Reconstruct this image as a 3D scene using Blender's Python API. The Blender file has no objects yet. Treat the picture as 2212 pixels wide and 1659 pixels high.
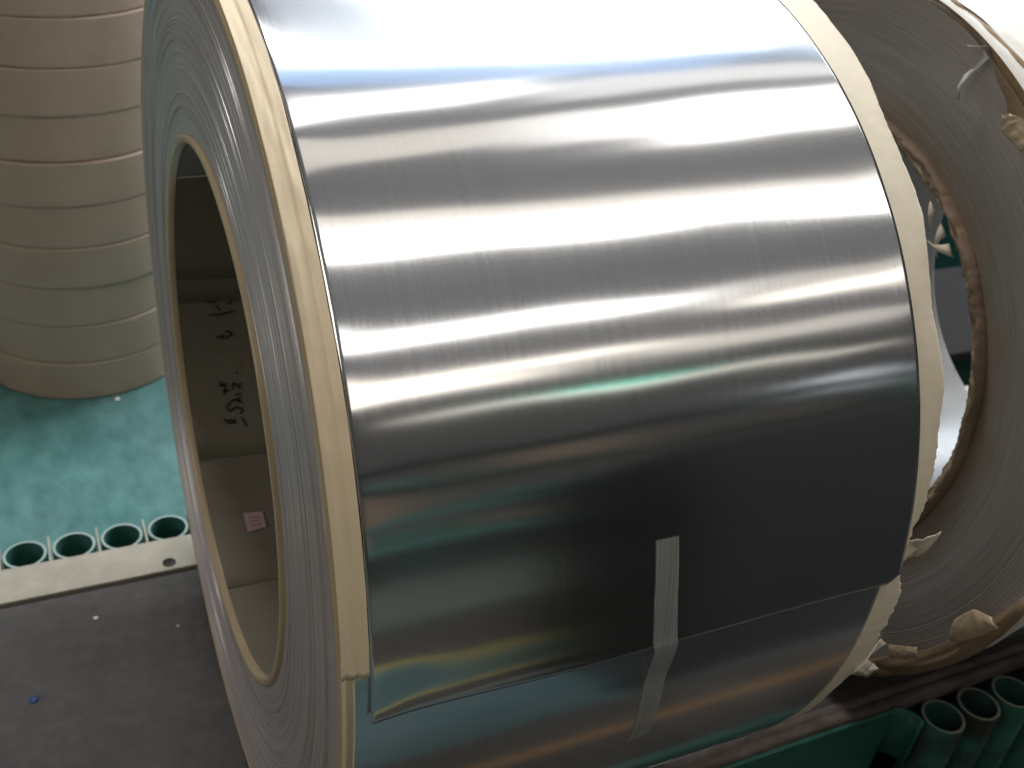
import bpy, math, random
from mathutils import Vector, Matrix, noise
random.seed(7)
sc = bpy.context.scene
S = 0.41          # metres per unit: one unit is the coil radius
FL = -1.45        # floor level in units (coil axis is at zero)
def M(v): return Vector((v[0]*S, v[1]*S, (v[2]-FL)*S))

# ------------------------------------------------------------------ camera
cam_d = bpy.data.cameras.new('camera'); cam = bpy.data.objects.new('camera', cam_d)
sc.collection.objects.link(cam)
yw, pt, rl = math.radians(28.095), math.radians(-32.597), math.radians(7.27)
F = Vector((math.sin(yw)*math.cos(pt), math.cos(yw)*math.cos(pt), math.sin(pt)))
R0 = Vector((math.cos(yw), -math.sin(yw), 0)); U0 = R0.cross(F)
R = R0*math.cos(rl)+U0*math.sin(rl); U = -R0*math.sin(rl)+U0*math.cos(rl)
cam.matrix_world = Matrix.Translation(M((-.3383, -2.0387, 1.4307))) @ Matrix((R, U, -F)).transposed().to_4x4()
cam_d.sensor_width = 36; cam_d.lens = 36*2286.1/2212
cam_d.clip_start = .02; cam_d.clip_end = 200
cam_d.dof.use_dof = True; cam_d.dof.focus_distance = .74; cam_d.dof.aperture_fstop = 10
sc.camera = cam

# ------------------------------------------------------------------ light
w = bpy.data.worlds.new('World'); sc.world = w; w.use_nodes = True
w.node_tree.nodes['Background'].inputs[0].default_value = (.70, .68, .66, 1)
w.node_tree.nodes['Background'].inputs[1].default_value = .068
sc.view_settings.view_transform = 'Standard'; sc.view_settings.look = 'None'
sc.view_settings.exposure = 0; sc.view_settings.gamma = 1
sc.cycles.use_denoising = True
sc.cycles.max_bounces = 6; sc.cycles.glossy_bounces = 4
sc.cycles.sample_clamp_indirect = 6

def panel(name, x0, x1, y0, y1, z, rad, col, turn=0):
    """a rectangular roof light in the hall, facing down; sizes in units, rad = radiance"""
    d = bpy.data.lights.new(name, 'AREA'); o = bpy.data.objects.new(name, d); sc.collection.objects.link(o)
    d.shape = 'RECTANGLE'; d.size = abs(x1-x0)*S; d.size_y = abs(y1-y0)*S
    o.location = M(((x0+x1)/2, (y0+y1)/2, z)); o.rotation_euler[2] = math.radians(turn); d.color = col
    d.energy = rad*math.pi*d.size*d.size_y
    return o
def aimed_lamp(name, loc, sx, sy, target, rad, col):
    d = bpy.data.lights.new(name, 'AREA'); o = bpy.data.objects.new(name, d); sc.collection.objects.link(o)
    d.shape = 'RECTANGLE'; d.size = sx*S; d.size_y = sy*S; d.color = col
    d.energy = rad*math.pi*d.size*d.size_y
    o.location = M(loc)
    o.rotation_euler = (M(target)-M(loc)).to_track_quat('-Z', 'Y').to_euler()
    return o
H = 9.0
WARM, NEUT, COOL = (1, .91, .78), (1, .965, .91), (.72, .85, 1)
panel('roof_light', .0, 14, -4.85, -3.7, H, 4.2, NEUT)
panel('roof_light', .0, 14, -3.6, -3.1, H, 1.0, WARM)
panel('roof_light', 1.0, 7.6, -9.4, -8.4, H, 3.2, NEUT)
panel('roof_light', 7.6, 16, -8.95, -8.15, H, .55, WARM)
panel('roof_light', 9.0, 16, -9.85, -9.05, H, 2.4, WARM)
panel('roof_light', .0, 8.5, -12.85, -12.15, H, 2.8, WARM)
panel('roof_light', .0, 7.0, -14.1, -13.2, H, 2.6, WARM)
panel('roof_light', 8.5, 16, -13.6, -12.1, H, .7, WARM)
panel('roof_light', 5.5, 18, -17.7, -16.9, H, 1.3, WARM)
panel('roof_light', .0, 4.0, -1.1, -.1, H, .75, WARM, 10)
panel('roof_light', 4.0, 5.6, -.8, .4, H, 1.3, NEUT, 10)
panel('roof_light', 5.6, 13, -.6, 1.2, H, 3.2, NEUT, 10)
panel('roof_light', .0, 4.2, .8, 1.5, H, 2.6, NEUT, 13)
panel('roof_light', 4.2, 12, 1.75, 2.5, H, .95, NEUT, 13)
panel('roof_light', .0, 7.0, 1.95, 3.0, H, .72, (.28, .55, 1))
panel('roof_light', 7.0, 12, 2.95, 3.3, H, .7, (.45, .68, 1))
panel('roof_light', 7.4, 14, 3.35, 4.9, H, .72, (.8, .9, 1))
panel('roof_light', .0, 4.4, 3.05, 3.85, H, 7, COOL)
panel('roof_light', 4.4, 8, 3.25, 10.5, H, 11, (.86, .93, 1))
panel('roof_light', 8, 16, 5.0, 11, H, 10, (.86, .93, 1))
panel('roof_light', 2.2, 4.2, 3.95, 10.5, H, .62, (.82, .9, 1))
panel('roof_light', -1.4, 1.1, 3.7, 5.0, H, 42, (.97, .98, 1))
# broad dim lamp added for the lit roof, lightens gaps between the strips
panel('added_roof_glow', -8, 22, -15.2, 3, H+.4, .085, (.98, .97, 1))
# an added fill lamp first, then side windows of the hall
aimed_lamp('side_light', (-9, -1.5, 4.5), 5, 3, (0, 0, 0), 3.4, (1, .95, .86))  # added fill for the coil end face, not a window
aimed_lamp('side_light', (11, 4.5, 1.2), 3, 3, (2.5, 0, -.3), 1.4, (.86, .93, 1))
aimed_lamp('side_light', (5.85, -10, 5.42), 1.15, .08, (.6, -.9, .5), 4.5, (.12, 1, .72))
aimed_lamp('side_light', (9.1, -10, 3.85), 1.1, .28, (.8, -.9, .5), 1.5, (.9, .95, 1))
aimed_lamp('side_light', (8.9, -10, 3.22), 1.1, .12, (.8, -.9, .4), 1.1, (.9, .95, 1))

# ------------------------------------------------------------------ materials
def mat(name):
    m = bpy.data.materials.new(name); m.use_nodes = True
    n = m.node_tree.nodes; return m, n, m.node_tree.links, n['Principled BSDF']
def add(n, t, **k):
    x = n.new(t)
    for a, b in k.items(): setattr(x, a, b)
    return x
def ramp(n, stops):
    r = n.new('ShaderNodeValToRGB'); e = r.color_ramp.elements
    while len(e) < len(stops): e.new(.5)
    for i, (p, c) in enumerate(stops): e[i].position = p; e[i].color = (*c, 1)
    return r
def coords(n, l, scale=(1, 1, 1), kind='Object'):
    tc = n.new('ShaderNodeTexCoord'); mp = n.new('ShaderNodeMapping')
    mp.inputs['Scale'].default_value = scale; l.new(tc.outputs[kind], mp.inputs[0]); return mp
def nz(n, l, vec, scale, detail=4, rough=.55):
    t = n.new('ShaderNodeTexNoise'); t.inputs['Scale'].default_value = scale
    t.inputs['Detail'].default_value = detail; t.inputs['Roughness'].default_value = rough
    l.new(vec.outputs[0], t.inputs['Vector']); return t
def bump(n, l, src, b, strength, dist):
    u = n.new('ShaderNodeBump'); u.inputs['Strength'].default_value = strength
    u.inputs['Distance'].default_value = dist
    l.new(src, u.inputs['Height']); l.new(u.outputs[0], b.inputs['Normal']); return u

def steel(name, base, rough, aniso, streak=.05, rot=0.0, bstr=.010):
    """rolled steel: UV u = along the axis, v = round the coil"""
    m, n, l, b = mat(name)
    b.inputs['Metallic'].default_value = 1
    mp = coords(n, l, (420, .9, 1), 'UV'); t = nz(n, l, mp, 1, 3)
    r = ramp(n, [(.25, tuple(v*(1-streak) for v in base)), (.75, tuple(min(1, v*(1+streak)) for v in base))])
    l.new(t.outputs[0], r.inputs[0]); l.new(r.outputs[0], b.inputs['Base Color'])
    mr = add(n, 'ShaderNodeMapRange'); mr.inputs['To Min'].default_value = rough*.82; mr.inputs['To Max'].default_value = rough*1.22
    l.new(t.outputs[0], mr.inputs[0]); l.new(mr.outputs[0], b.inputs['Roughness'])
    b.inputs['Anisotropic'].default_value = aniso; b.inputs['Anisotropic Rotation'].default_value = rot
    tg = add(n, 'ShaderNodeTangent', direction_type='UV_MAP'); tg.uv_map = 'UVMap'; l.new(tg.outputs[0], b.inputs['Tangent'])
    mp2 = coords(n, l, (900, 1.6, 1), 'UV'); t2 = nz(n, l, mp2, 1, 2)
    bump(n, l, t2.outputs[0], b, bstr, .0006)
    g = add(n, 'ShaderNodeBsdfPrincipled'); g.inputs['Metallic'].default_value = 1; g.inputs['Roughness'].default_value = .32
    l.new(r.outputs[0], g.inputs['Base Color']); mixs = add(n, 'ShaderNodeMixShader'); mixs.inputs[0].default_value = .075
    l.new(b.outputs[0], mixs.inputs[1]); l.new(g.outputs[0], mixs.inputs[2]); l.new(mixs.outputs[0], n['Material Output'].inputs['Surface'])
    return m
M_wrap = steel('rolled_steel_sheet', (.80, .805, .82), .135, .8, .045)
M_wrap2 = steel('rolled_steel_body', (.78, .79, .80), .145, .75, .045)

def face_steel(name, base, stain=None):
    m, n, l, b = mat(name)
    b.inputs['Metallic'].default_value = .36
    mp = coords(n, l, (320, 3, 1), 'UV'); t = nz(n, l, mp, 1, 5, .7)
    r = ramp(n, [(.3, tuple(v*.72 for v in base)), (.5, base), (.72, tuple(v*1.18 for v in base))])
    l.new(t.outputs[0], r.inputs[0])
    col = r.outputs[0]
    if stain:
        mp2 = coords(n, l, (1, 1, 1), 'UV'); sx = add(n, 'ShaderNodeSeparateXYZ'); l.new(mp2.outputs[0], sx.inputs[0])
        nn = nz(n, l, coords(n, l, (3, 1.4, 1), 'UV'), 3, 4)
        ad = add(n, 'ShaderNodeMath', operation='MULTIPLY_ADD'); l.new(nn.outputs[0], ad.inputs[0]); ad.inputs[1].default_value = .22
        l.new(sx.outputs[0], ad.inputs[2])
        mr = add(n, 'ShaderNodeMapRange'); mr.inputs['From Min'].default_value = .66+.08; mr.inputs['From Max'].default_value = .80+.08
        mr.inputs['To Min'].default_value = .75; mr.inputs['To Max'].default_value = 0
        l.new(ad.outputs[0], mr.inputs[0])
        mx = add(n, 'ShaderNodeMix', data_type='RGBA'); l.new(mr.outputs[0], mx.inputs['Factor'])
        l.new(col, mx.inputs['A']); mx.inputs['B'].default_value = (*stain, 1); col = mx.outputs['Result']
    l.new(col, b.inputs['Base Color'])
    b.inputs['Roughness'].default_value = .36; b.inputs['Anisotropic'].default_value = .5
    tg = add(n, 'ShaderNodeTangent', direction_type='UV_MAP'); tg.uv_map = 'UVMap'; l.new(tg.outputs[0], b.inputs['Tangent'])
    bump(n, l, t.outputs[0], b, .12, .0006)
    return m
M_face = face_steel('steel_edges', (.62, .555, .54))
M_face2 = face_steel('stained_steel_edges', (.50, .445, .40), (.40, .32, .20))

def kraft(name, base, var=.16, rough=.62, fs=60, bs=.25, alpha=None):
    m, n, l, b = mat(name)
    mp = coords(n, l); t = nz(n, l, mp, 9, 5, .6); t2 = nz(n, l, mp, fs*14, 3)
    mx = add(n, 'ShaderNodeMath', operation='MULTIPLY_ADD'); l.new(t2.outputs[0], mx.inputs[0]); mx.inputs[1].default_value = .35
    l.new(t.outputs[0], mx.inputs[2])
    r = ramp(n, [(.42, tuple(v*(1-var) for v in base)), (.68, base), (.95, tuple(min(.95, v*(1+var)) for v in base))])
    l.new(mx.outputs[0], r.inputs[0]); l.new(r.outputs[0], b.inputs['Base Color'])
    b.inputs['Roughness'].default_value = rough
    t3 = nz(n, l, mp, fs, 4)
    bump(n, l, t3.outputs[0], b, bs, .002)
    return m
M_paper = kraft('edge_paper', (.91, .79, .60), .07, .6)
M_tan = kraft('tan_edge_paper', (.88, .71, .47), .08, .6)
M_paper_b = kraft('brown_paper', (.42, .29, .17), .22, .65)
M_paper_c = kraft('red_brown_paper', (.25, .17, .10), .4, .6)
M_white = kraft('pale_paper', (.85, .80, .70), .06, .55)
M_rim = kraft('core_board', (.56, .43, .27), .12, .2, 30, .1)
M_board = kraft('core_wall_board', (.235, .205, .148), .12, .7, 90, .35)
M_roll = kraft('roll_wrapper', (.42, .31, .23), .08, .5, 24, .25)
M_torn = kraft('torn_board', (.33, .23, .15), .35, .75, 60, .6)

def plain(name, col, rough=.5, metal=0.0, var=.12, sc_=20, bs=.1):
    m, n, l, b = mat(name); mp = coords(n, l); t = nz(n, l, mp, sc_, 6, .65)
    r = ramp(n, [(.3, tuple(v*(1-var) for v in col)), (.7, tuple(min(.95, v*(1+var)) for v in col))])
    l.new(t.outputs[0], r.inputs[0]); l.new(r.outputs[0], b.inputs['Base Color'])
    b.inputs['Roughness'].default_value = rough; b.inputs['Metallic'].default_value = metal
    bump(n, l, t.outputs[0], b, bs, .002); return m
M_ink = plain('marker_ink', (.012, .012, .014), .45)
M_pink = plain('faded_label', (.62, .42, .40), .6, 0, .08, 120)
M_bar = plain('pale_bar', (.42, .38, .30), .5, .25, .14, 30)
M_bolt = plain('dark_bolt', (.02, .018, .015), .5, .5)
M_blue = plain('blue_plastic', (.03, .07, .2), .5)
M_core2 = plain('pale_core_tube', (.40, .40, .40), .35, .3, .08, 40)
M_rail = plain('green_rail_paint', (.045, .30, .25), .4)
M_darkbox = plain('dark_table', (.026, .025, .024), .85)
M_darkbox.node_tree.nodes['Principled BSDF'].inputs['Specular IOR Level'].default_value = .12
M_pipe_in = plain('green_pipe_paint', (.028, .115, .09), .5, 0, .25, 14, .15)

def two(name, a, bcol, lo, hi, scale, rough, bs=.3, stretch=(1, 1, 1), fine=None):
    m, n, l, b = mat(name); mp = coords(n, l, stretch); t = nz(n, l, mp, scale, 8, .68)
    r = ramp(n, [(lo, a), (hi, bcol)]); l.new(t.outputs[0], r.inputs[0]); col = r.outputs[0]
    if fine:
        t2 = nz(n, l, mp, fine, 6, .7); r2 = ramp(n, [(.25, (.62,)*3), (.7, (1.15,)*3)]); l.new(t2.outputs[0], r2.inputs[0])
        mx = add(n, 'ShaderNodeMix', data_type='RGBA', blend_type='MULTIPLY'); mx.inputs['Factor'].default_value = 1
        l.new(col, mx.inputs['A']); l.new(r2.outputs[0], mx.inputs['B']); col = mx.outputs['Result']
    l.new(col, b.inputs['Base Color']); b.inputs['Roughness'].default_value = rough
    bump(n, l, t.outputs[0], b, bs, .003); return m
M_floor = two('teal_floor_paint', (.066, .20, .178), (.13, .25, .24), .36, .68, 3.2, .38, .12, (1, .6, 1), 26)
M_pipe_old = two('grimy_shaded_pipe', (.018, .022, .018), (.02, .115, .085), .38, .56, 9, .55, .3)  # grime, plus blocked light by the near pipes painted in as darker green
M_rust = two('rusty_steel', (.12, .085, .068), (.27, .225, .195), .36, .66, 22, .75, .6, (.35, 1, 1), 90)
M_green = two('worn_green_paint', (.02, .12, .085), (.04, .18, .13), .4, .7, 10, .45, .15, (.5, 1, 1), 60)
M_deck = two('dark_deck', (.056, .050, .044), (.092, .083, .074), .38, .72, 6, .62, .3, (1, 1, 1), 50)
M_added_box = two('dark_teal_paint', (.012, .075, .07), (.02, .11, .10), .4, .7, 4, .5)
M_walk = two('grey_walkway_paint', (.11, .125, .105), (.17, .19, .165), .36, .68, 1.2, .45, .12, (1, 1, 1), 12)
M_lane = two('grey_teal_paint', (.045, .095, .10), (.10, .145, .155), .36, .66, 2.2, .5, .2, (1, 1, 1), 18)  # greyer, darker teal than the main floor
M_yellow = two('yellow_floor_line', (.36, .29, .07), (.28, .26, .12), .4, .7, 5, .5, .2)
M_orange = two('added_orange_line', (.26, .13, .035), (.20, .13, .06), .4, .7, 5, .5, .2)

m, n, l, b = mat('filament_tape')
mp = coords(n, l, (420, 1.2, 1), 'UV'); t = nz(n, l, mp, 1, 2)
r = ramp(n, [(.35, (.36, .36, .335)), (.65, (.50, .50, .475))]); l.new(t.outputs[0], r.inputs[0]); l.new(r.outputs[0], b.inputs['Base Color'])
b.inputs['Roughness'].default_value = .38; b.inputs['Alpha'].default_value = .62
bump(n, l, t.outputs[0], b, .4, .0006); M_tape = m

# ------------------------------------------------------------------ mesh helpers
def thing(name, label, cat, base, group=None):
    o = bpy.data.objects.new(name, None); sc.collection.objects.link(o); o.location = M(base)
    o.empty_display_size = .05; o['label'] = label; o['category'] = cat
    if group: o['group'] = group
    return o
def mesh(name, verts, faces, material, parent=None, smooth=True, uvs=None, solid=0, label=None, kind=None):
    me = bpy.data.meshes.new(name)
    off = M((0, 0, 0))*0
    p = parent
    while p is not None: off = off + p.location; p = p.parent
    me.from_pydata([tuple(M(v)-off) for v in verts], [], faces)
    if uvs is not None:
        ul = me.uv_layers.new(name='UVMap'); li = [0]*len(me.loops); me.loops.foreach_get('vertex_index', li)
        flat = [0.0]*(2*len(li))
        for i, v in enumerate(li): flat[2*i], flat[2*i+1] = uvs[v]
        ul.data.foreach_set('uv', flat)
    if smooth: me.polygons.foreach_set('use_smooth', [True]*len(me.polygons))
    me.materials.append(material); me.update()
    o = bpy.data.objects.new(name, me); sc.collection.objects.link(o)
    if parent: o.parent = parent
    if solid:
        s = o.modifiers.new('thick', 'SOLIDIFY'); s.thickness = solid*S; s.offset = -1
    if label: o['label'] = label
    if kind: o['kind'] = kind
    return o
def grid(fn, us, vs, closed=False):
    V = []; UV = []
    for u in us:
        for v in vs:
            p = fn(u, v); V.append(p[:3]); UV.append(p[3:] if len(p) > 3 else (u, v))
    nv = len(vs); Fc = []
    for i in range(len(us)-1):
        for j in range(nv-1 if not closed else nv):
            k = (j+1) % nv
            Fc.append((i*nv+j, (i+1)*nv+j, (i+1)*nv+k, i*nv+k))
    return V, Fc, UV
def lin(a, b, k): return [a+(b-a)*i/(k-1) for i in range(k)]
def cyl(x, r, th):                 # th in degrees: 0 = camera side, 90 = top
    a = math.radians(th); return (x, -r*math.cos(a), r*math.sin(a))
def n1(a, b, c=0.0): return noise.noise(Vector((a, b, c)))
def box(x0, x1, y0, y1, z0, z1, bev=0.0):
    V = [(x, y, z) for x in (x0, x1) for y in (y0, y1) for z in (z0, z1)]
    Fc = [(0, 1, 3, 2), (4, 6, 7, 5), (0, 4, 5, 1), (2, 3, 7, 6), (0, 2, 6, 4), (1, 5, 7, 3)]
    return V, Fc
def bevel(o, w_, seg=2):
    b_ = o.modifiers.new('bevel', 'BEVEL'); b_.width = w_*S; b_.segments = seg; b_.limit_method = 'ANGLE'
def interp(tab, v):
    if v <= tab[0][0]: return tab[0][1]
    for (a, b_), (c_, d_) in zip(tab, tab[1:]):
        if v <= c_: return b_+(d_-b_)*(v-a)/(c_-a)
    return tab[-1][1]
def sstep(a, b_, v):
    t_ = min(1, max(0, (v-a)/(b_-a))); return t_*t_*(3-2*t_)

# ------------------------------------------------------------------ setting
fv, ff, _ = grid(lambda x, y: (x, y, FL), lin(-40, 60, 26), lin(-50, 50, 26))
fl = mesh('floor', fv, ff, M_floor, smooth=False); fl['kind'] = 'structure'
def marking(name, x0, x1, y0, y1, material, up=.01):
    v_, f_, _ = grid(lambda x, y: (x, y+.012*n1(x*2, y*9), FL+up), lin(x0, x1, 60), [y0, y1])
    o = mesh(name, v_, f_, material, smooth=False); o['kind'] = 'structure'
v_, f_, _ = grid(lambda x, y: (x, y, FL+.009), lin(-40, 60, 30), lin(-50, -6, 12))
mesh('walkway', v_, f_, M_walk, smooth=False)['kind'] = 'structure'
v_, f_, _ = grid(lambda x, y: (x, y, FL+.009), lin(-40, 60, 30), lin(-5.9, -4.0, 4))
mesh('aisle', v_, f_, M_deck, smooth=False)['kind'] = 'structure'
marking('floor_marking', -6, 14, -3.98, -3.74, M_yellow)
v_, f_, _ = grid(lambda x, y: (x, y, FL+.009), lin(-6, 14, 30), lin(-1.85, -.82, 4))
mesh('dark_floor_sheet', v_, f_, M_deck, smooth=False)['kind'] = 'structure'  # unseen dark sheet added to darken low reflections in the coil
marking('floor_marking', -6, 14, -1.47, -1.34, M_orange, .02)  # invented stripe out of view, gives the orange streak mirrored in the coil

# ------------------------------------------------------------------ front coil
L = 1.10
coil = thing('steel_coil', 'large shiny steel strip coil in the foreground with taped loose end and paper edging', 'metal coil', (.55, 0, -1.0), 'steel coils lying on the rack')
def wob(x, th):
    """hand-wound sheet is never quite round: long soft ripples, stronger at the free edges"""
    e = math.exp(-max(0, x-.04)/.05) + .8*math.exp(-max(0, L-x)/.04)
    return (.0008*n1(x*1.3+3, th*.045) + .00055*n1(x*2.6, th*.11, 5) + .00016*n1(x*5, th*.30, 9)
            + e*.0012*n1(x*4, th*.085, 2) + e*.0006*n1(x*3, th*.3, 7))
def rbody(x, th): return 1.002 + .006*sstep(0, L, x) + .8*wob(x, th+200)
ths = [i*.75 for i in range(480)]
v_, f_, uv_ = grid(lambda x, th: cyl(x, rbody(x, th), th)+(x, th/57.3), lin(.018, L, 70), ths, True)
mesh('coil_body', v_, f_, M_wrap2, coil, uvs=uv_)
X0 = .0415
def tail(x): return 5.0 + .35*n1(x*3, 1.2)-.5*math.exp(-(x-X0)/.05) + .9*sstep(1.07, 1.1, x)
def rwrap(x, th, t0):
    d = th-t0
    lift = .002*math.exp(-d/3.0)*(.55+.45*math.exp(-((x-.22)/.18)**2)) + (.003+.004*math.exp(-((x-.33)/.2)**2))*math.exp(-d/.9)
    dent = -.0012*math.exp(-((x-.10)/.055)**2)*math.exp(-((d-2.2)/2.6)**2)
    bulge = .0015*math.exp(-((x-.75)/.25)**2)*math.exp(-((d-3.5)/3)**2)
    edge = -.0016*math.exp(-(x-X0)/.018)
    return 1.0125 + .011*sstep(0, L, x) + wob(x, th) + lift + dent + bulge + edge
ds = [i*.33 for i in range(400)] + [132+i*2 for i in range(94)]
def wrap(x, d):
    t0 = tail(x); th = t0+d; r_ = rwrap(x, th, t0)
    r_ -= .010*sstep(300, 356, d+14)*(d > 250)
    return cyl(x, r_, th)+(x, th/57.3)
v_, f_, uv_ = grid(wrap, lin(X0, L, 150), ds)
mesh('outer_sheet', v_, f_, M_wrap, coil, uvs=uv_, solid=.0016)

# wound edge of the coil seen on the near end: every turn is a ring of its own height
def end_face(x0, r0, r1, nr, amp, sgn, dish):
    prof = []
    k = random.Random(3)
    for i in range(nr):
        a = r0+(r1-r0)*i/nr; b_ = r0+(r1-r0)*(i+1)/nr; q = (i+.5)/nr
        h = k.gauss(0, amp)+dish(q)
        prof.append((a+(b_-a)*.12, h)); prof.append((a+(b_-a)*.88, h+k.uniform(-1, 1)*amp*.25))
    return prof
def face_obj(x0, r0, r1, nr, amp, dish, material, parent, sgn=1, seg=320):
    prof = end_face(x0, r0, r1, nr, amp, sgn, dish)
    ph = [random.uniform(0, 9) for _ in prof]
    def fn(i, th):
        r_, h = prof[i]
        return cyl(x0+sgn*(h+amp*.14*n1(th*.02, ph[i])), r_+.0006*n1(th*.03, 4.), th)+(r_, th/57.3)
    v_, f_, uv_ = grid(fn, range(len(prof)), lin(0, 360*(seg-1)/seg, seg), True)
    return mesh('wound_edge', v_, f_, material, parent, uvs=uv_, smooth=False)
face_obj(0, .620, .992, 180, .0007, lambda q: .004*math.exp(-q*9)-.003*q, M_face, coil)
face_obj(L+.0, .626, .999, 24, .0012, lambda q: 0, M_face, coil, sgn=-1, seg=120)
# rolled paper lip round the outer rim of the near end
def lip(x, r_, w_, k=10):
    return [(x+w_*math.cos(a), r_+w_*math.sin(a)) for a in lin(-math.pi, 0, k)]
def ring(name, prof, material, parent, seg=240, wv=0.0, th0=0, th1=360, rf=None, uv=True):
    closed = th1-th0 >= 360
    tt = lin(th0, th1-(th1-th0)/seg, seg) if closed else lin(th0, th1, seg)
    def fn(i, th):
        x, r_ = prof[i]; dx, dr = rf(i, th) if rf else (0, 0)
        return cyl(x+dx, r_+dr, th)+(x, th/57.3)
    v_, f_, uv_ = grid(fn, range(len(prof)), tt, closed)
    return mesh(name, v_, f_, material, parent, uvs=uv_)
ring('rim_paper', [(.006, .983), (-.0035, .9835), (-.006, .988), (-.0055, .996), (-.002, 1.003), (.004, 1.006), (.014, 1.0065)], M_rim, coil,
     rf=lambda i, th: (.0012*n1(th*.06, i*.1), .0012*n1(th*.05, 3)))
# paper core with its rim
ring('core_rim', [(.03, .6205), (-.004, .620), (-.0065, .617), (-.007, .612), (-.0055, .606), (.0, .6015), (.012, .5995)], M_rim, coil,
     rf=lambda i, th: (.001*n1(th*.04, i*.2), .0012*n1(th*.05, 8)))
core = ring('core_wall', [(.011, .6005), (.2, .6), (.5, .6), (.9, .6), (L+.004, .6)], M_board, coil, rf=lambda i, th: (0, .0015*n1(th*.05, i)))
def ipt(x, a, r_=.5985): t_ = math.radians(a); return (x, r_*math.cos(t_), r_*math.sin(t_))   # a from the far side
def strip_on_wall(name, pts, w_, material, parent, r_=.5982, solid=0):
    V, Fc = [], []
    P = [Vector((x, math.radians(a)*r_)) for x, a in pts]
    Q = []
    for a_, b_ in zip(P, P[1:]):
        for k in range(4): Q.append(a_.lerp(b_, k/4))
    Q.append(P[-1])
    for i, q in enumerate(Q):
        d_ = (Q[min(i+1, len(Q)-1)]-Q[max(i-1, 0)]).normalized(); n_ = Vector((-d_.y, d_.x))
        ww = w_*(.75+.35*math.sin(math.pi*i/max(1, len(Q)-1)))
        for s in (-1, 1):
            z_ = q+n_*ww*s; V.append(ipt(z_.x, math.degrees(z_.y/r_), r_))
    for i in range(len(Q)-1): Fc.append((2*i, 2*i+1, 2*i+3, 2*i+2))
    return V, Fc
for a0, a1, w_ in ((3.4, 1.6, .0035), (-46.7, -48.2, .005), (-85.4, -86.0, .005), (-3.5, -4.6, .0025)):
    V2, F2 = [], []
    for x in lin(.013, 1.09, 14):
        for da, rr in ((0, .5998), (.05, .5965), (6, .598), (12, .5999)): V2.append(ipt(x, (a0+(a1-a0)*x/.2)+da, rr))
    for i in range(13):
        for j in range(3): F2.append((4*i+j, 4*i+j+1, 4*i+j+5, 4*i+j+4))
    mesh('board_lap', V2, F2, M_board, coil)
V = [ipt(x, a, .597) for x in lin(.012, 1.09, 10) for a in lin(40.3, 75, 10)]
mesh('inner_liner', V, [(10*i+j, 10*i+j+1, 10*i+j+11, 10*i+j+10) for i in range(9) for j in range(9)], plain('grey_liner', (.34, .33, .31), .5), coil)
V, Fc = strip_on_wall('x', [(.013, 40.0), (.5, 42.0), (1.0, 44)], .006, None, None, .5955)
mesh('liner_edge', V, Fc, M_white, coil)
STROKES = [[(.0879, -4.22), (.1041, -4.65), (.1156, -3.87), (.1306, -3.45), (.1473, -3.56), (.1533, -4.1), (.152, -5.08), (.1425, -5.48)], [(.1128, -5.41), (.1178, -6.25), (.121, -7.07)], [(.0907, -8.07), (.1202, -8.22), (.1598, -7.63)], [(.1055, -14.57), (.1186, -14.54), (.1293, -15.24)], [(.1193, -13.78), (.1257, -15.0)], [(.1312, -13.09), (.1405, -13.28), (.1476, -13.74), (.1482, -14.32), (.1412, -14.51), (.1332, -15.09)], [(.1011, -26.7), (.1065, -28.27)], [(.0956, -27.93), (.1208, -27.53)], [(.105, -29.36), (.1239, -29.44)], [(.1088, -30.72), (.1145, -28.0)], [(.1335, -29.38), (.1379, -27.57), (.1479, -28.64), (.1604, -27.88)], [(.149, -29.22), (.159, -28.98)], [(.1492, -24.73), (.153, -25.34)], [(.1371, -30.92), (.1564, -30.82)], [(.1092, -34.26), (.1232, -32.59), (.1392, -32.07), (.1507, -33.36), (.1478, -31.45)], [(.1111, -34.28), (.1193, -35.15), (.1359, -34.27), (.1504, -34.85), (.153, -35.64), (.1443, -36.26)], [(.0975, -36.88), (.1035, -37.9), (.1155, -37.52), (.1221, -38.17), (.131, -37.37)], [(.1066, -38.32), (.1176, -38.56), (.1333, -38.34)], [(.1466, -37.23), (.1539, -38.65), (.1575, -39.91)]]
def writing(idx):
    V, Fc = [], []
    for k in idx:
        a_, b_ = strip_on_wall('ink', STROKES[k], .0023, None, None, .597)
        Fc += [tuple(i+len(V) for i in q) for q in b_]; V += a_
    mesh('handwriting', V, Fc, M_ink, coil, smooth=False)
writing((0, 1, 2)); writing((3, 4, 5)); writing(range(6, 19))
lab = [(.101, -63.8), (.1533, -64.39), (.1532, -69.07), (.1009, -69.6)]
def labpt(s, t_):
    a_ = [lab[0][k]*(1-s)*(1-t_)+lab[1][k]*s*(1-t_)+lab[2][k]*s*t_+lab[3][k]*(1-s)*t_ for k in (0, 1)]
    return ipt(a_[0], a_[1], .596)
v_, f_, _ = grid(labpt, lin(0, 1, 6), lin(0, 1, 6)); mesh('paper_label', v_, f_, M_pink, coil)
for k in range(3):
    V, Fc = strip_on_wall('p', [(.112, -65.4-1.2*k), (.142, -65.7-1.2*k)], .0014, None, None, .5945)
    mesh('print_line', V, Fc, plain('pink_print', (.45, .22, .24), .6), coil)

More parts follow.
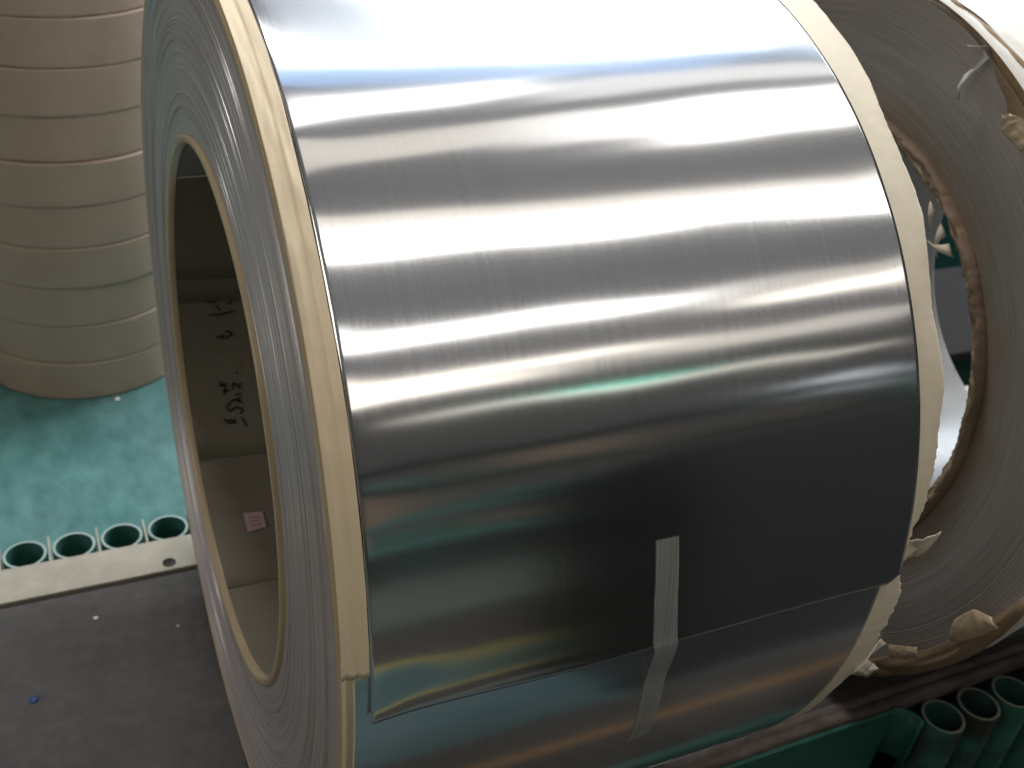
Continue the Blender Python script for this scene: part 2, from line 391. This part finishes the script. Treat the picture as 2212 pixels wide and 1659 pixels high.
# left edging paper, ends at th = 10 over an older narrower turn
def lpaper(x, th):
    u = x/.043
    ww = .0028*n1(u*1.2, th*.055, 1)+.003*(n1(u*2.5, th*.16, 4)**2)*2 + .0022*abs(n1(u*1.5+th*.03, th*.07, 8))
    fold = .0022*sstep(.56, .64, u+.05*n1(th*.03, 2.2))
    xo = x-.003+(.0018*n1(th*.05, 11)+.001*n1(th*.2, 12))*(u > .9)
    return cyl(xo, 1.0085+fold+ww, th+(.5*n1(u*3, 5) if th < 11 else 0))+(x, th/57.3)
v_, f_, uv_ = grid(lpaper, lin(0, .043, 22), lin(10.0, 330, 520)); mesh('edge_paper', v_, f_, M_tan, coil, uvs=uv_, solid=.0008)
v_, f_, uv_ = grid(lambda x, th: cyl(x-.003, 1.0055+.001*n1(x*50, th*.1), th)+(x, th/57.3), lin(0, .021, 8), lin(-80, 12, 90))
mesh('edge_paper', v_, f_, M_tan, coil, uvs=uv_, solid=.0008)

# right edging paper with a wavy torn outer edge
RP = [(-40, 1.13), (-16.5, 1.134), (-12.6, 1.133), (-9.9, 1.147), (-5.6, 1.146), (-3.1, 1.148), (1.3, 1.150), (4.5, 1.128), (6.6, 1.1195), (8, 1.1218), (11.2, 1.1295), (12.9, 1.14), (15.7, 1.1465), (19.2, 1.1537), (22.5, 1.1554), (25, 1.16), (27.4, 1.1662), (30.6, 1.1627), (34.7, 1.158), (38.7, 1.167), (41.3, 1.1727), (44.5, 1.1824), (47.5, 1.1825), (51.3, 1.1767), (55.4, 1.1741), (57.8, 1.1767), (61.9, 1.1905), (66.4, 1.1953), (69.9, 1.1905), (75, 1.193), (90, 1.19), (130, 1.18), (200, 1.16)]
def rpaper(u, th):
    xo = interp(RP, th) + .0025*n1(th*.5, 3) + ((.006*n1(th*.9, 6)+.004*n1(th*2.6, 2)) if th < 28 else .0012*n1(th*1.5, 4))
    x = 1.075+(xo-1.075)*u
    base = 1.011 if th > 5 else 1.0095
    rr = base + .0085*sstep(5, 16, th) + .009*u*n1(th*.06, 2)*sstep(.2, 1, u) - .006*u*u + .003*n1(u*2, th*.13, 5)*u
    return cyl(x, rr, th)+(x, th/57.3)
v_, f_, uv_ = grid(rpaper, lin(0, 1, 22), lin(-40, 200, 960)); mesh('edge_paper', v_, f_, M_paper, coil, uvs=uv_, solid=.0008, label='wide cream edging paper with torn wavy outer edge')
# torn tabs on that edge
def tab(name, pts, material, parent, curl=.02, n=5, solid=.0012):
    """a scrap of torn paper given by its outline, gently cupped"""
    C = Vector((sum(p[0] for p in pts)/len(pts), sum(p[1] for p in pts)/len(pts), sum(p[2] for p in pts)/len(pts)))
    P = []
    for a_, b_ in zip(pts, pts[1:]+pts[:1]):
        for k in range(4): P.append(Vector(a_).lerp(Vector(b_), k/4)+Vector((0, 1, 1))*.003*n1(a_[1]*40+k, a_[2]*40))
    V, Fc = [], []
    for k in range(n):
        s = 1-k/n
        for p in P:
            q = C.lerp(p, s); q.x -= curl*(1-s*s); V.append(tuple(q))
    V.append((C.x-curl, C.y, C.z)); m_ = len(P)
    for k in range(n-1):
        for j in range(m_): Fc.append((k*m_+j, k*m_+(j+1) % m_, (k+1)*m_+(j+1) % m_, (k+1)*m_+j))
    for j in range(m_): Fc.append(((n-1)*m_+j, (n-1)*m_+(j+1) % m_, len(V)-1))
    return mesh(name, V, Fc, material, parent, solid=solid)
tab('paper_tab', [(1.130, -.985, .150), (1.165, -1.0, .162), (1.20, -.999, .166), (1.2, -.997, .152), (1.19, -.986, .099), (1.16, -.975, .087), (1.125, -.99, .085)], M_paper, coil, .004)
tab('paper_tab', [(1.13, -1.0, -.19), (1.20, -.965, -.16), (1.24, -.955, -.20), (1.245, -.93, -.245), (1.20, -.945, -.27), (1.14, -.97, -.25)], M_paper, coil, .006)
# filament tape over the sheet end
TC = [(17.0, .535, .579), (10, .539, .585), (5.2, .546, .595), (4.6, .549, .597), (-3, .560, .604), (-11.3, .572, .615)]
tl = lin(-11.3, 17.0, 120)
def tape(u, th):
    x0 = interp([(a_, b_) for a_, b_, c_ in reversed(TC)], th); x1 = interp([(a_, c_) for a_, b_, c_ in reversed(TC)], th)
    th2 = th + (.55-.9*u if th > 16.9 else 0)*0 + (-.9+.8*u if th < -11 else .0)
    x = x0+(x1-x0)*u; t0 = tail(x)
    hi = rwrap(x, max(th, t0), t0)+.0016; lo = rbody(x, th)+.0018
    k = sstep(-6.5, .4, th-t0)
    return cyl(x, lo+(hi-lo)*k+.0006*n1(u*3, th*.6), th2)+(x, th/57.3)
v_, f_, uv_ = grid(tape, lin(0, 1, 9), tl); mesh('tape_strip', v_, f_, M_tape, coil, uvs=uv_)

# ------------------------------------------------------------------ rear coil
X2, L2 = 1.668, 1.17
c2 = thing('steel_coil', 'second steel coil behind to the right, with torn brown paper round its open core', 'metal coil', (X2+L2/2, 0, -1.0), 'steel coils lying on the rack')
v_, f_, uv_ = grid(lambda x, th: cyl(x, .985+.8*wob(x-X2, th+60), th)+(x, th/57.3), lin(X2, X2+L2, 40), [i*1.5 for i in range(240)], True)
mesh('coil_body', v_, f_, M_wrap2, c2, uvs=uv_)
face_obj(X2, .652, .985, 130, .00016, lambda q: .012*math.exp(-q*5)+.002*math.sin(q*9), M_face2, c2, seg=240)
ring('core_wall', [(X2+.02, .635), (X2+.3, .632), (X2+.8, .632), (X2+L2, .632)], M_core2, c2)
ring('core_rim', [(X2+L2, .632), (X2+L2+.004, .634), (X2+L2+.004, .65), (X2+L2, .652)], M_white, c2)
face_obj(X2+L2, .652, .985, 16, .001, lambda q: 0, M_face2, c2, sgn=-1, seg=120)
# torn board round the mouth of the core: several ragged plies
for k, (ro, ri_, dx) in enumerate([(.657, .640, -.004), (.649, .632, .0), (.641, .623, .010), (.633, .613, .022)]):
    def fn(i, th, k=k, ro=ro, ri_=ri_, dx=dx):
        q = i/6
        jag = .010*n1(th*.35, k*3.)+.006*n1(th*1.4, k)+.006*abs(n1(th*.12, k*7.))
        r_ = ro+(ri_-ro)*q - jag*q - .004*n1(th*.1, k)
        x = X2+dx + .024*max(0, 1-q*4) - .010*math.sin(q*3.0) + .012*n1(th*.25, i*.5, k)*(.3+q) + .004*n1(th*1.1, i*.7, k)
        return cyl(x, r_, th)+(r_, th/57.3)
    v_, f_, uv_ = grid(fn, range(7), lin(0, 359.4, 600), True)
    mesh('torn_core_board', v_, f_, (M_torn, M_rim, M_torn, M_paper_b)[k], c2, uvs=uv_, solid=.002)
# tatters hanging into the core
for th, ln in ((47, .05), (52, .04), (58, .025)):
    V = []
    for i in range(6):
        q = i/5
        for s in (-1, 1):
            V.append(cyl(X2-.006-.012*math.sin(q*3)+.01*n1(th, q*3), .612-ln*q+.008*math.sin(q*5), th+s*(1.5*(1-q)+.25)+5*q*q*(1 if th % 2 else -1)))
    mesh('paper_tatter', V, [(2*i, 2*i+1, 2*i+3, 2*i+2) for i in range(5)], M_paper, c2, solid=.0015)
# outer edging paper, folded and torn over the face
def opaper(u, th):
    x = X2-.008+.10*u
    rr = .992+.007*n1(u*2, th*.07, 3)+.004*n1(u*4, th*.2, 3)+.012*(1-u)*max(0, n1(th*.045, 9.))
    return cyl(x+.010*n1(th*.2, 7.)*(1-u), rr, th)+(x, th/57.3)
v_, f_, uv_ = grid(opaper, lin(0, 1, 14), lin(-95, 200, 420)); mesh('edge_paper', v_, f_, M_white, c2, uvs=uv_, solid=.001)
# pale roll of folded paper along the upper rim
def fpaper(i, th):
    a_ = math.radians(-150+i*30); w_ = .020*(1+.5*n1(th*.06, 4.))
    return cyl(X2-.016+w_*math.cos(a_)*1.4, .972+w_*math.sin(a_), th)
v_, f_, uv_ = grid(fpaper, range(11), lin(52, 120, 120)); mesh('folded_paper', v_, f_, M_white, c2)
def face_flap(outer, inner, material, bulge=.03, dx=-.012, label=None, ns=1.0):
    """a flap of paper lying on the face between two outlines"""
    nn = 24
    def along(P, t_):
        t_ *= len(P)-1; i = min(int(t_), len(P)-2); f = t_-i
        return Vector(P[i]).lerp(Vector(P[i+1]), f)
    def fn(u, v):
        p = along(outer, v).lerp(along(inner, v), u)
        return (X2+dx-bulge*math.sin(u*math.pi)*(.5+.5*n1(v*5, 3.1))-.012*ns*n1(u*3, v*6), p.x+.006*ns*n1(u*5, v*8, 1), p.y+.006*ns*n1(u*5, v*8, 2))
    v_, f_, _ = grid(fn, lin(0, 1, 14), lin(0, 1, nn))
    return mesh('torn_paper', v_, f_, material, c2, solid=.0015, label=label)
face_flap([(-.10, .985), (-.19, .975), (-.25, .958), (-.34, .935), (-.43, .905), (-.52, .85), (-.60, .79)],
          [(-.115, .968), (-.19, .948), (-.25, .925), (-.32, .912), (-.385, .845), (-.44, .785), (-.53, .73)], M_paper_b, .025)
face_flap([(-.46, .80), (-.50, .80), (-.56, .77)], [(-.435, .785), (-.455, .755), (-.52, .735)], M_rim, .012, -.03, None, .3)
face_flap([(-.56, -.83), (-.63, -.79), (-.70, -.73), (-.76, -.66), (-.82, -.58), (-.87, -.50), (-.92, -.40), (-.95, -.32), (-.98, -.2)],
          [(-.60, -.77), (-.66, -.70), (-.69, -.655), (-.73, -.61), (-.78, -.545), (-.83, -.46), (-.86, -.36), (-.92, -.28), (-.955, -.18)], M_paper_c, .018, -.012, None, .6)
face_flap([(-.58, -.825), (-.63, -.79), (-.67, -.755)], [(-.615, -.765), (-.65, -.71), (-.69, -.70)], M_paper, .010, -.03, None, .4)
face_flap([(-.845, -.43), (-.875, -.41), (-.92, -.34), (-.945, -.29)], [(-.835, -.37), (-.85, -.335), (-.87, -.30), (-.92, -.28)], M_rim, .013, -.034, None, .15)
face_flap([(-.71, -.63), (-.75, -.60), (-.79, -.55)], [(-.695, -.60), (-.735, -.565), (-.775, -.53)], M_rim, .009, -.036, None, .15)
# dangling strip of paper under the upper rim
hp = [(-.352, .915), (-.325, .904), (-.29, .897), (-.325, .900), (-.336, .884), (-.322, .855), (-.316, .839), (-.308, .809), (-.311, .779)]
hw = [.002, .004, .002, .006, .011, .006, .007, .006, .002]
V = []
for i, ((y_, z_), w_) in enumerate(zip(hp, hw)):
    V += [(X2-.03-.012*math.sin(i*1.1), y_-w_, z_+w_*.4), (X2-.026-.012*math.sin(i*1.1+.6), y_+w_, z_-w_*.2)]
mesh('paper_shred', V, [(2*i, 2*i+1, 2*i+3, 2*i+2) for i in range(len(hp)-1)], M_white, c2, solid=.001)

# ------------------------------------------------------------------ rack
rack = thing('coil_rack', 'low green steel rack with dark deck and open pipe posts under the two coils', 'rack', (1, 0, FL))
def rbox(name, args, material, bev=.006, **k):
    v_, f_ = box(*args); o = mesh(name, v_, f_, material, rack, smooth=False, **k)
    if bev: bevel(o, bev)
    return o
rbox('deck_plate', (-3, 5, -.572, .583, -1.05, -1.0), M_deck)
rbox('flat_bar', (-3, 5, .585, .738, -1.05, -.985), M_bar, label='pale flat bar along the far side of the deck')
# rusty top rail with a slightly uneven edge
def railpt(u, x):
    c_ = [(-.574, -1.06), (-.574, -.996), (-.578, -.990), (-.598, -.990), (-.601, -.996), (-.606, -.996), (-.609, -.988), (-.634, -.988), (-.640, -.995), (-.640, -1.03)][u]
    return (x, c_[0]+.003*n1(x*3, u*.3)+.0015*n1(x*14, u), c_[1]+.003*n1(x*4, u*.4, 2)+.002*n1(x*18, u, 2))
v_, f_, _ = grid(railpt, range(10), lin(-3, 5, 500)); mesh('top_rail', v_, f_, M_rust, rack, smooth=True, label='rusty worn rail along the near side of the deck')
rbox('side_plate', (-3, 1.845, -.656, -.641, FL+.02, -1.000), M_green)
rbox('bottom_beam', (-3, 5, -.62, -.60, FL, -1.1), M_darkbox)
# curved lug at the end of the side plate
v_, f_, uv_ = grid(lambda a_, z_: (1.845+.052*math.sin(math.radians(a_)), -.702+.052*math.cos(math.radians(a_)), z_), lin(0, 110, 12), lin(-1.2, -1.0, 3))
mesh('end_lug', v_, f_, M_green, rack, solid=.01)
def pipe(cx, cy, top, material):
    ro, ri_ = .066, .055
    prof = [(ri_, FL+.01), (ri_, top-.004), (ri_+.003, top), (ro-.003, top), (ro, top-.004), (ro, FL)]
    V = []; k = 40
    for r_, z_ in prof:
        for j in range(k): a_ = 2*math.pi*j/k; V.append((cx+r_*math.cos(a_), cy+r_*math.sin(a_), z_))
    Fc = [(i*k+j, i*k+(j+1) % k, (i+1)*k+(j+1) % k, (i+1)*k+j) for i in range(len(prof)-1) for j in range(k)]
    o = mesh('pipe', V, Fc, material, rack)
    V = []
    for r_, z_ in ((ri_+.0015, top+.0012), (ro-.0015, top+.0012)):
        for j in range(k): a_ = 2*math.pi*j/k; V.append((cx+r_*math.cos(a_), cy+r_*math.sin(a_), z_))
    mesh('pipe_rim', V, [(j, (j+1) % k, k+(j+1) % k, k+j) for j in range(k)], M_rim_near if cy < 0 else M_rim_far, o)
M_rim_near = two('worn_pipe_rim', (.10, .16, .12), (.20, .17, .13), .4, .6, 30, .6)
M_rim_far = plain('bright_pipe_rim', (.42, .52, .48), .35, .3)
for k in range(-3, 3):
    pipe(-.338+.1465*k, .803, -1.0, M_pipe_in)
    rbox('divider_plate', (-.338+.1465*(k+.5)-.003, -.338+.1465*(k+.5)+.003, .741, .87, -1.2, -.998), M_bar, 0)
for k in range(5): pipe(1.979+.1465*k, -.722, -1.0, M_pipe_old)
V = []; k = 24
for r_, z_ in ((.0, -.983), (.017, -.983), (.021, -.9845)):
    for j in range(k): a_ = 2*math.pi*j/k; V.append((-.07+r_*math.cos(a_), .618+r_*math.sin(a_), z_))
mesh('bolt', V, [(i*k+j, i*k+(j+1) % k, (i+1)*k+(j+1) % k, (i+1)*k+j) for i in range(2) for j in range(k)], M_bolt, rack)

# unseen objects added on the near side to shape reflections in the sheet
cab = thing('added_cabinet', 'unseen dark cabinet added to darken the right half of the front coil reflection', 'cabinet', (5, -3.0, FL))
v_, f_ = box(1.5, 9, -3.9, -2.5, FL+.1, .75); bevel(mesh('body', v_, f_, M_darkbox, cab, smooth=False), .03)
v_, f_ = box(1.55, 8.95, -3.85, -2.55, FL, FL+.1); mesh('plinth', v_, f_, M_deck, cab, smooth=False)
for k in range(5):
    v_, f_ = box(1.6+1.45*k, 2.98+1.45*k, -2.497, -2.48, FL+.2, .68); d_ = mesh('door', v_, f_, M_darkbox, cab, smooth=False); bevel(d_, .01)
    v_, f_ = box(2.84+1.45*k, 2.88+1.45*k, -2.478, -2.44, -.4, .0); mesh('handle', v_, f_, M_bar, d_, smooth=False)
hr = thing('added_rail', 'unseen green tube rail added to mirror as a thin teal streak on the front coil', 'rail', (3, -10, FL))  # added for the teal streak mirrored in the sheet
for z_ in (1.25, .2):
    v_, f_, _ = grid(lambda x, a_, z_=z_: (x, -10+.05*math.cos(a_), z_-.03*x+.1+.05*math.sin(a_)), lin(.5, 7, 8), lin(0, 2*math.pi*11/12, 12), True); mesh('bar', v_, f_, M_rail, hr)
for x_ in (.6, 2.7, 4.8, 6.9):
    v_, f_, _ = grid(lambda z_, a_, x_=x_: (x_+.05*math.cos(a_), -10+.05*math.sin(a_), z_-.03*x_+.1), lin(FL-.1, 1.2, 3), lin(0, 2*math.pi*11/12, 12), True); mesh('post', v_, f_, M_rail, hr)
sr = thing('added_rack', 'unseen tall rack of bins added to mirror as faint streaks on the front coil', 'rack', (4, -13, FL))  # added for faint streaks mirrored in the sheet
for z_ in (.4, 1.7, 3.0, 4.3):
    v_, f_ = box(-6, 14, -13.6, -12.4, z_-.07, z_); mesh('shelf', v_, f_, M_pipe_old, sr, smooth=False)
for x_ in (-6, -1, 4, 9, 14):
    v_, f_ = box(x_-.08, x_+.08, -12.39, -12.25, FL, 4.6); mesh('upright', v_, f_, M_darkbox, sr, smooth=False)
kk = random.Random(11)
for z_ in (.4, 1.7, 3.0):
    x_ = -5.5
    while x_ < 13:
        w_ = kk.uniform(.7, 2.2); h_ = kk.uniform(.3, 1.0)
        v_, f_ = box(x_, x_+w_, -13.4, -12.5, z_+.002, z_+h_); mesh('bin', v_, f_, kk.choice([M_torn, M_darkbox, M_deck, M_green, M_deck, M_bar]), sr, smooth=False)
        x_ += w_+kk.uniform(.1, .9)

v_, f_, _ = grid(lambda x, y: (x, y, FL+.009), lin(-6, 1.25, 12), lin(-3.6, -1.87, 5))
mesh('grey_teal_lane', v_, f_, M_lane, smooth=False)['kind'] = 'structure'
v_, f_, _ = grid(lambda x, y: (x, y, FL+.009), lin(1.28, 14, 20), lin(-3.6, -1.87, 5))
mesh('dark_lane_sheet', v_, f_, M_darkbox, smooth=False)['kind'] = 'structure'  # unseen dark sheet added to darken the coil's lower right reflection
# far low table glimpsed through the core of the rear coil
tb = thing('steel_table', 'low dark table seen through the open core of the rear coil', 'table', (4.9, 1.4, FL))
v_, f_ = box(3.4, 7.5, 1.0, 1.79, -1.06, -1.0); bevel(mesh('table_top', v_, f_, M_darkbox, tb, smooth=False), .01)
for x_ in (3.5, 7.4):
    for y_ in (1.05, 1.74):
        v_, f_ = box(x_-.04, x_+.04, y_-.04, y_+.04, FL, -1.061); mesh('leg', v_, f_, M_darkbox, tb, smooth=False)

gc = thing('added_green_box', 'added dark green box hiding the brighter floor beyond the rear coil core', 'crate', (6, 2.9, FL))  # added box, blocks the bright floor so the core view stays dark
v_, f_ = box(3.8, 9, 2.0, 3.4, FL+.08, -.72); bevel(mesh('body', v_, f_, M_added_box, gc, smooth=False), .02)
for k in range(4):
    v_, f_ = box(4.2+1.4*k, 4.3+1.4*k, 1.97, 1.998, FL+.1, -.75); mesh('rib', v_, f_, M_added_box, gc, smooth=False)
for x_ in (4.0, 8.8):
    v_, f_ = box(x_-.1, x_+.1, 2.1, 3.3, FL, FL+.078); mesh('foot', v_, f_, M_darkbox, gc, smooth=False)

# ------------------------------------------------------------------ stack of paper-wrapped rolls
ORD = ['bottom roll of the stack, resting on the teal floor', 'second roll up from the floor', 'third roll up from the floor', 'fourth roll up from the floor', 'fifth roll up from the floor',
       'sixth roll up from the floor', 'seventh roll up from the floor', 'eighth roll up from the floor', 'ninth roll up from the floor', 'tenth roll up, cut by the picture top', 'topmost roll of the stack, above the picture edge']
hh = .19
for k in range(10):
    rr = .480+.004*random.uniform(-1, 1); z0 = FL+hh*k+.001; jx, jy = random.uniform(-.007, .007), random.uniform(-.007, .007)
    base = (-.137+jx, 2.797+jy, z0)
    o = thing('paper_roll', 'brown paper wrapped roll, '+ORD[k], 'wrapped roll', base, 'brown rolls stacked on the floor')
    def side(i, a_, z0=z0, rr=rr, base=base, k=k):
        P = [(-.010, .0016), (-.0016, .0026), (0, .005), (0, .013), (0, .10), (0, hh-.013), (0, hh-.004), (-.0016, hh-.0016), (-.010, hh-.0008)][i]
        t_ = math.radians(a_)
        r_ = rr+P[0]+.0014*n1(a_*.06, k*3.1)+.0012*n1(a_*.15, i*.5, k)
        return (base[0]+r_*math.cos(t_), base[1]+r_*math.sin(t_), z0+P[1]+.0015*n1(a_*.05, k*2.)*(1 if 0 < i < 8 else 0))
    v_, f_, _ = grid(side, range(9), lin(0, 358, 180), True); mesh('wrapper', v_, f_, M_roll, o)
    def flat(i, a_, z0=z0, rr=rr, base=base):
        r_ = [.2, rr-.010][i]; t_ = math.radians(a_); return (base[0]+r_*math.cos(t_), base[1]+r_*math.sin(t_), z0+hh-.0015)
    v_, f_, _ = grid(flat, range(2), lin(0, 355, 72), True); mesh('end_paper', v_, f_, M_roll, o)
# ------------------------------------------------------------------ small litter
def scrap(name, label, cat, c_, r_, material, h):
    V = [(c_[0], c_[1], c_[2]+h)]; k = 9
    for i, (s, z_) in enumerate(((.6, h*.9), (1, .001))):
        for j in range(k):
            a_ = 2*math.pi*j/k; q = r_*s*(1+.35*n1(j*1.7, c_[0]*9)); V.append((c_[0]+q*math.cos(a_), c_[1]+q*math.sin(a_), c_[2]+z_))
    Fc = [(0, 1+j, 1+(j+1) % k) for j in range(k)]+[(1+j, 1+k+j, 1+k+(j+1) % k, 1+(j+1) % k) for j in range(k)]
    o = mesh(name, V, Fc, material); o['label'] = label; o['category'] = cat
scrap('plastic_scrap', 'small dark blue plastic scrap lying on the dark deck', 'scrap', (-.499, .194, -.9985), .013, M_blue, .006)
scrap('paper_scrap', 'tiny white paper scrap on the deck below the pale bar, left of the bolt', 'scrap', (-.31, .455, -.9985), .007, M_white, .004)
scrap('paper_scrap', 'tiny pinkish paper speck on the deck close beside the front coil', 'scrap', (-.088, .348, -.9985), .005, M_pink, .004)
scrap('paper_scrap', 'small cream paper scrap on the teal floor at the foot of the roll stack', 'scrap', (-.062, 2.29, FL+.001), .012, M_white, .006)
